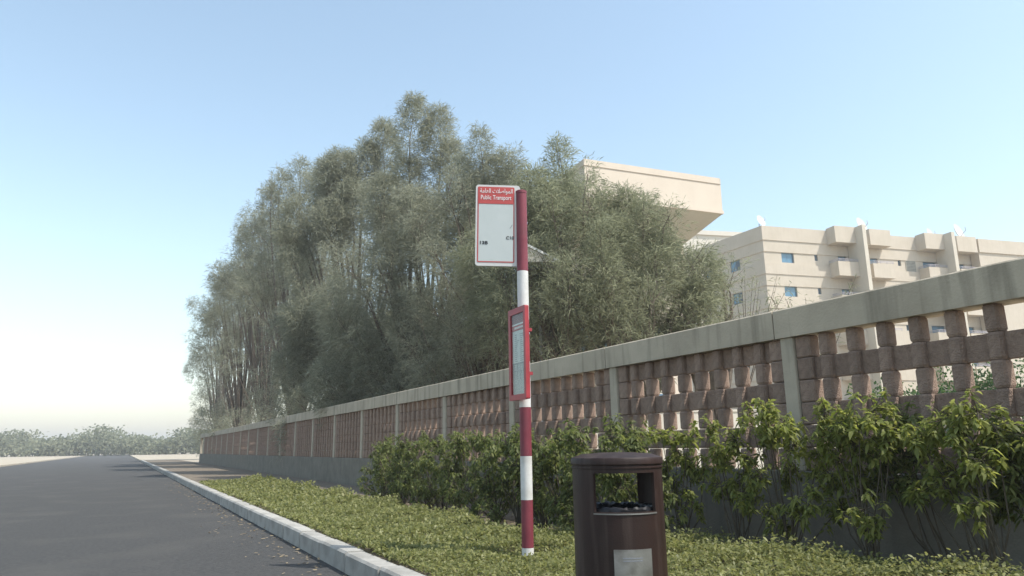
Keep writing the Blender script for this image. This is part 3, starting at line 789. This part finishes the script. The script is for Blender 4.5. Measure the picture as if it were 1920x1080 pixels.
sapling(41, 1400, 17, 5.0, 'thin sparse sapling just behind the coping below the apartment corner')
sapling(42, 1525, 15, 4.45, 'twiggy pale sapling peeping over the coping below the first balconies')

# ------------------------------------------------------------------ bushes behind the wall, glimpsed through the openings
def bush(seed, x, y_, rx, hgt, label):
    rng = np.random.default_rng(seed)
    t = empty('green_bush', (x, y_, 0)); tag(t, label, 'bush', 'green bushes behind the wall')
    m_ = MB()
    for i in range(7):
        a_ = 2*PI*i/7; m_.tube([(0, 0, -.05), (math.cos(a_)*rx*.3, math.sin(a_)*rx*.3, hgt*.4), (math.cos(a_)*rx*.6, math.sin(a_)*rx*.6, hgt*.75)], [.03, .02, .008], 5)
    m_.build('stems', M['bark'], t, recalc=False)
    n = 5200
    u = unit(rng.normal(size=(n, 3))); lump = 1+.22*np.sin(u[:, 0]*5+seed)*np.sin(u[:, 1]*6+seed*2)+.15*np.sin(u[:, 2]*7)
    O = u*(rng.uniform(.35, 1, n)**.4*lump)[:, None]*np.array([rx, rx, hgt*.52]) + np.array([0, 0, hgt*.5])
    O[:, 2] = np.maximum(O[:, 2], .03)
    V, T = leaves(O, u+rng.normal(size=(n, 3))*.7, rng.uniform(.07, .13, n), rng.uniform(.03, .05, n), rng.uniform(.1, .5, n), rng)
    tag(link('foliage', tri_mesh('foliage', V, T, M['bush']), t), kind='stuff')
for i, (px, h, rx, hg, lb) in enumerate([(1640, 15, .9, 2.05, 'dense green bush seen through the wall openings just right of the near post'),
                                          (1720, 16.5, 1.1, 2.0, 'green bush seen through the middle openings of the nearest bay'),
                                          (1800, 14.5, 1.1, 2.35, 'tall green bush seen through the third open course near the right edge'),
                                          (1900, 14, 1.2, 2.45, 'green bush behind the wall at the right edge')]):
    x, y_ = at_h(px, h); bush(60+i, x, y_, rx, hg, lb)

# ------------------------------------------------------------------ shrubs in front of the wall
def shrub(seed, s, n_, clumps, label, mat, group=None, nleaf=150, leaf=.058, stems=None):
    """clumps: (s, z, n, radius)"""
    rng = np.random.default_rng(seed); random.seed(seed)
    base = W(n_, s, 0); t = empty('shrub', base, TH); tag(t, label, 'shrub', group)
    m_ = MB(); parts = []
    if group is None:      # shaded inner foliage between the outer heads
        clumps = list(clumps) + [(c0[0]+random.uniform(-.16, .16), max(.3, c0[1]-random.uniform(.1, .3)), 5.15, c0[3]*.9) for c0 in clumps[::4]]
    for (cs, cz, cn, cr_) in clumps:
        c = Vector((cn-n_, cs-s, cz))
        b0 = Vector((random.uniform(-.03, .03), random.uniform(-.05, .05), -.03))
        mid = b0.lerp(c, .5) + Vector((random.uniform(-.05, .05), random.uniform(-.06, .06), -.06))
        m_.tube([b0, b0.lerp(mid, .5)+Vector((0, random.uniform(-.03, .03), .03)), mid, c], [.010, .008, .006, .003], 6)
        k_ = int(nleaf*(cr_/.13)**1.6)
        # several drooping leaf tufts per clump
        nt_ = max(3, int(k_/12))
        tips = np.array(c) + rng.normal(size=(nt_, 3))*np.array([cr_*.48, cr_*.48, cr_*.45])
        for q in tips:
            m_.tube([c, Vector(q)], [.004, .002], 4)
            kk = rng.integers(11, 17)
            az_ = rng.uniform(0, 2*PI, kk); el = rng.uniform(-.7, .7, kk)
            D = np.stack([np.cos(az_)*np.cos(el), np.sin(az_)*np.cos(el), np.sin(el)], 1)
            O = q + rng.normal(size=(kk, 3))*.012 - np.array([0, 0, 1.])*rng.uniform(0, .05, kk)[:, None]
            L_ = rng.uniform(.7, 1.25, kk)*leaf
            parts.append(leaves(O, D, L_, L_*rng.uniform(.34, .46, kk), rng.uniform(.25, .9, kk), rng, .5))
    m_.build('stems', M['twig'], t, recalc=False)
    V, T = cat_soup(parts); tag(link('foliage', tri_mesh('foliage', V, T, mat), t), kind='stuff')
def cl(px, py, n_, r_):
    """clump measured in the photo, carried onto the upright plane n = n_ in front of the wall"""
    d_ = F + R*((px-960)/1350) - U*((py-540)/1350)
    k_ = n_/d_.dot(nW); p = d_*k_
    return (p.dot(dW), p.z+EYE, n_, r_)
SH = M['shrub']
shrub(1, 5.75, 4.95, [cl(1239, 812, 4.9, .17), cl(1268, 842, 5.0, .14), cl(1291, 820, 4.95, .13), cl(1290, 872, 5.05, .13), cl(1262, 900, 5.1, .15), cl(1292, 941, 4.8, .13), cl(1245, 870, 5.1, .15), cl(1320, 890, 5.1, .12)],
      'slender shrub with yellow-green tufts just right of the bin', SH)
shrub(2, 5.05, 4.95, [cl(1338, 800, 4.95, .12), cl(1343, 848, 4.9, .13), cl(1380, 822, 4.95, .17), cl(1395, 860, 5.05, .14), cl(1346, 907, 5.0, .13), cl(1409, 925, 4.85, .15), cl(1428, 892, 4.85, .14), cl(1378, 905, 5.0, .13), cl(1440, 955, 4.85, .1)],
      'leafy shrub with low tufts just left of the near post', SH)
shrub(3, 4.5, 5.0, [cl(1405, 775, 5.0, .12), cl(1437, 768, 4.95, .15), cl(1455, 800, 4.95, .13), cl(1428, 805, 5.0, .12), cl(1481, 800, 4.9, .14), cl(1488, 835, 4.95, .13), cl(1470, 790, 5.1, .12), cl(1494, 951, 4.8, .12), cl(1522, 930, 4.8, .14), cl(1480, 880, 5.2, .16)],
      'shrub with its leafy head in front of the near concrete post', SH)
shrub(4, 3.75, 5.0, [cl(1547, 770, 5.0, .14), cl(1552, 815, 4.95, .15), cl(1583, 790, 4.95, .17), cl(1610, 800, 4.95, .16), cl(1640, 765, 5.0, .14), cl(1660, 800, 4.95, .14), cl(1668, 830, 4.95, .11), cl(1613, 850, 5.1, .16), cl(1575, 860, 5.1, .15), cl(1623, 955, 4.75, .13), cl(1560, 895, 5.15, .16), cl(1640, 985, 4.75, .09), cl(1600, 830, 5.0, .15)],
      'full broad shrub right of the near concrete post', SH)
shrub(5, 2.85, 5.0, [cl(1737, 805, 4.95, .15), cl(1720, 820, 5.0, .1), cl(1773, 777, 5.0, .13), cl(1800, 775, 5.0, .13), cl(1833, 772, 5.0, .14), cl(1865, 800, 5.0, .12), cl(1810, 805, 4.95, .12), cl(1817, 848, 4.9, .13), cl(1842, 862, 4.9, .11), cl(1773, 897, 4.95, .14), cl(1726, 917, 4.95, .12), cl(1833, 942, 4.8, .12), cl(1790, 880, 5.1, .13)],
      'drooping pale-leaved shrub in front of the nearest bay at the right edge', SH)
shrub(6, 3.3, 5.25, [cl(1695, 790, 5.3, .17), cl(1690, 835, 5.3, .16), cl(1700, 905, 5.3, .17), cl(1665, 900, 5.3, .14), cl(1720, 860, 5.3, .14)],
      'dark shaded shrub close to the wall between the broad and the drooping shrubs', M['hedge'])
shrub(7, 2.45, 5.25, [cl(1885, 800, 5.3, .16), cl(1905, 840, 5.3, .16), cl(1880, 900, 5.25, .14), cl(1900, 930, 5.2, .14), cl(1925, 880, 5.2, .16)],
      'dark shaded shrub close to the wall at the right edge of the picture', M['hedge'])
rng0 = np.random.default_rng(77)
labels_h = ['dark hedge shrub showing above the right half of the bin lid', 'dark hedge shrub showing above the left half of the bin lid', 'dark hedge shrub just left of the bin',
            'dark hedge shrub just right of the striped pole', 'dark hedge shrub directly behind the striped pole'] + \
           ['dark hedge shrub %s to the left of the striped pole' % q for q in ('first', 'second', 'third', 'fourth', 'fifth', 'sixth', 'seventh', 'eighth')] + \
           ['dark hedge shrub at the far left end of the hedge']
for i, lb in enumerate(labels_h):
    s = 5.78 + .62*i; top = 1.14 + .06*math.sin(i*2.1)
    cls = []
    for q in range(20 if i < 6 else 14):
        a_ = rng0.uniform(0, 2*PI); f = rng0.uniform(.2, 1)**.6
        z = rng0.uniform(.22, top)
        wdt = .40 if z < top-.2 else .3
        cls.append((s+math.cos(a_)*f*wdt, z, 4.4+math.sin(a_)*f*.34, .15))
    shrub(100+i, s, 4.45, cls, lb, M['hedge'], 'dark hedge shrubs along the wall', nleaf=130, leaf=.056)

# ------------------------------------------------------------------ ground cover in front of the shrubs, litter on the soil
rng = np.random.default_rng(5)
parts = []
for s0, s1, dens, sz in ((-1.5, 1.5, 1200, 1.3), (1.5, 6.5, 6000, .82), (6.5, 12, 2600, 1.1), (12, 24, 800, 1.7)):
    n = int((s1-s0)*2.62*dens)
    s = rng.uniform(s0, s1, n)
    ee = np.clip((s-5.0)/1.5, 0, 1); edge = 4.84 - .95*ee*ee*(3-2*ee) + .10*np.sin(s*2.3)+.07*np.sin(s*5.1+1)
    n_ = 2.12 + (edge-2.12)*rng.uniform(0, 1, n)
    hh = .19 + .05*np.sin(s*3.1+n_*2)*np.sin(n_*4.3-s) + .03*np.sin(s*9+n_*7)
    hh *= np.clip((edge-n_)/.12, .35, 1)*np.clip((n_-2.1)/1.9, .4, 1)
    pd = np.hypot(n_-3.19, s-5.79); hh = np.where(pd < .3, hh*np.clip(pd/.3, .15, 1), hh)
    z = .015 + hh*rng.uniform(.25, 1, n)**.5*rng.choice([1, 1, 1, 1.25], n)
    O = np.array(nW)[None]*n_[:, None] + np.array(dW)[None]*s[:, None]; O[:, 2] = z
    az_ = rng.uniform(0, 2*PI, n); el = rng.uniform(-.3, 1.25, n)
    D = np.stack([np.cos(az_)*np.cos(el), np.sin(az_)*np.cos(el), np.sin(el)], 1)
    L_ = rng.uniform(.028, .055, n)*sz
    parts.append(leaves(O, D, L_, L_*rng.uniform(.35, .55, n), rng.uniform(0, .6, n), rng, .6))
V, T = cat_soup(parts)
tag(link('ground_cover', tri_mesh('ground_cover', V, T, M['cover'])), kind='stuff')
rngl = np.random.default_rng(9)
n = 900
s = rngl.uniform(1, 16, n); n_ = rngl.uniform(4.6, 5.55, n)
O = np.array(nW)[None]*n_[:, None] + np.array(dW)[None]*s[:, None]; O[:, 2] = rngl.uniform(.02, .035, n)
D = rngl.normal(size=(n, 3))*np.array([1, 1, .15])
V, T = leaves(O, D, rngl.uniform(.03, .09, n), rngl.uniform(.015, .035, n), np.full(n, .05), rngl, 1)
n = 700
s = rngl.uniform(1.5, 30, n); n_ = 1.9-np.abs(rngl.normal(size=n))*.28
O = np.array(nW)[None]*n_[:, None] + np.array(dW)[None]*s[:, None]; O[:, 2] = ROADZ+rngl.uniform(.008, .02, n)
V2, T2 = leaves(O, rngl.normal(size=(n, 3))*np.array([1, 1, .1]), rngl.uniform(.025, .07, n), rngl.uniform(.012, .03, n), np.full(n, .03), rngl, 1)
V, T = cat_soup([(V, T), (V2, T2)])
dry = foliage('dry_leaf', (.16,.12,.07), (.34,.27,.17), .1, .8)
tag(link('fallen_leaves', tri_mesh('fallen_leaves', V, T, dry)), kind='stuff')
# far tree line closing the view along the road
rngf = np.random.default_rng(31); n = 26000
sx = rngf.uniform(-75, 45, n); yy = 210 + rngf.normal(size=n)*5
hh = 5.2 + 1.6*np.sin(sx*.21)+1.1*np.sin(sx*.53+1)+.7*np.sin(sx*1.3)
O = np.stack([sx-95, yy, hh*rngf.uniform(0, 1, n)**.7], 1)
V, T = leaves(O, rngf.normal(size=(n, 3)), rngf.uniform(.6, 1.2, n), rngf.uniform(.35, .7, n), np.full(n, .2), rngf)
tag(link('distant_trees', tri_mesh('distant_trees', V, T, M['tamarisk2'])), kind='stuff')
# thin added haze imitating windscreen glare: one closed box of even air round everything
hm = bpy.data.materials.new('veil_haze_air'); hm.use_nodes = True
hn = hm.node_tree.nodes; hn.remove(hn['Principled BSDF'])
pv = hn.new('ShaderNodeVolumePrincipled'); pv.inputs['Color'].default_value = (.97, .965, .955, 1); pv.inputs['Density'].default_value = VEIL_HAZE; pv.inputs['Anisotropy'].default_value = .2
hm.node_tree.links.new(pv.outputs[0], hn['Material Output'].inputs['Volume'])
tag(MB().box(-1400, 1400, -1400, 1400, -1.3, 27).build('veil_haze', hm), kind='stuff')
print('tree tris', ntri, 'all', sum(len(o.data.polygons) for o in S.objects if o.type == 'MESH'))
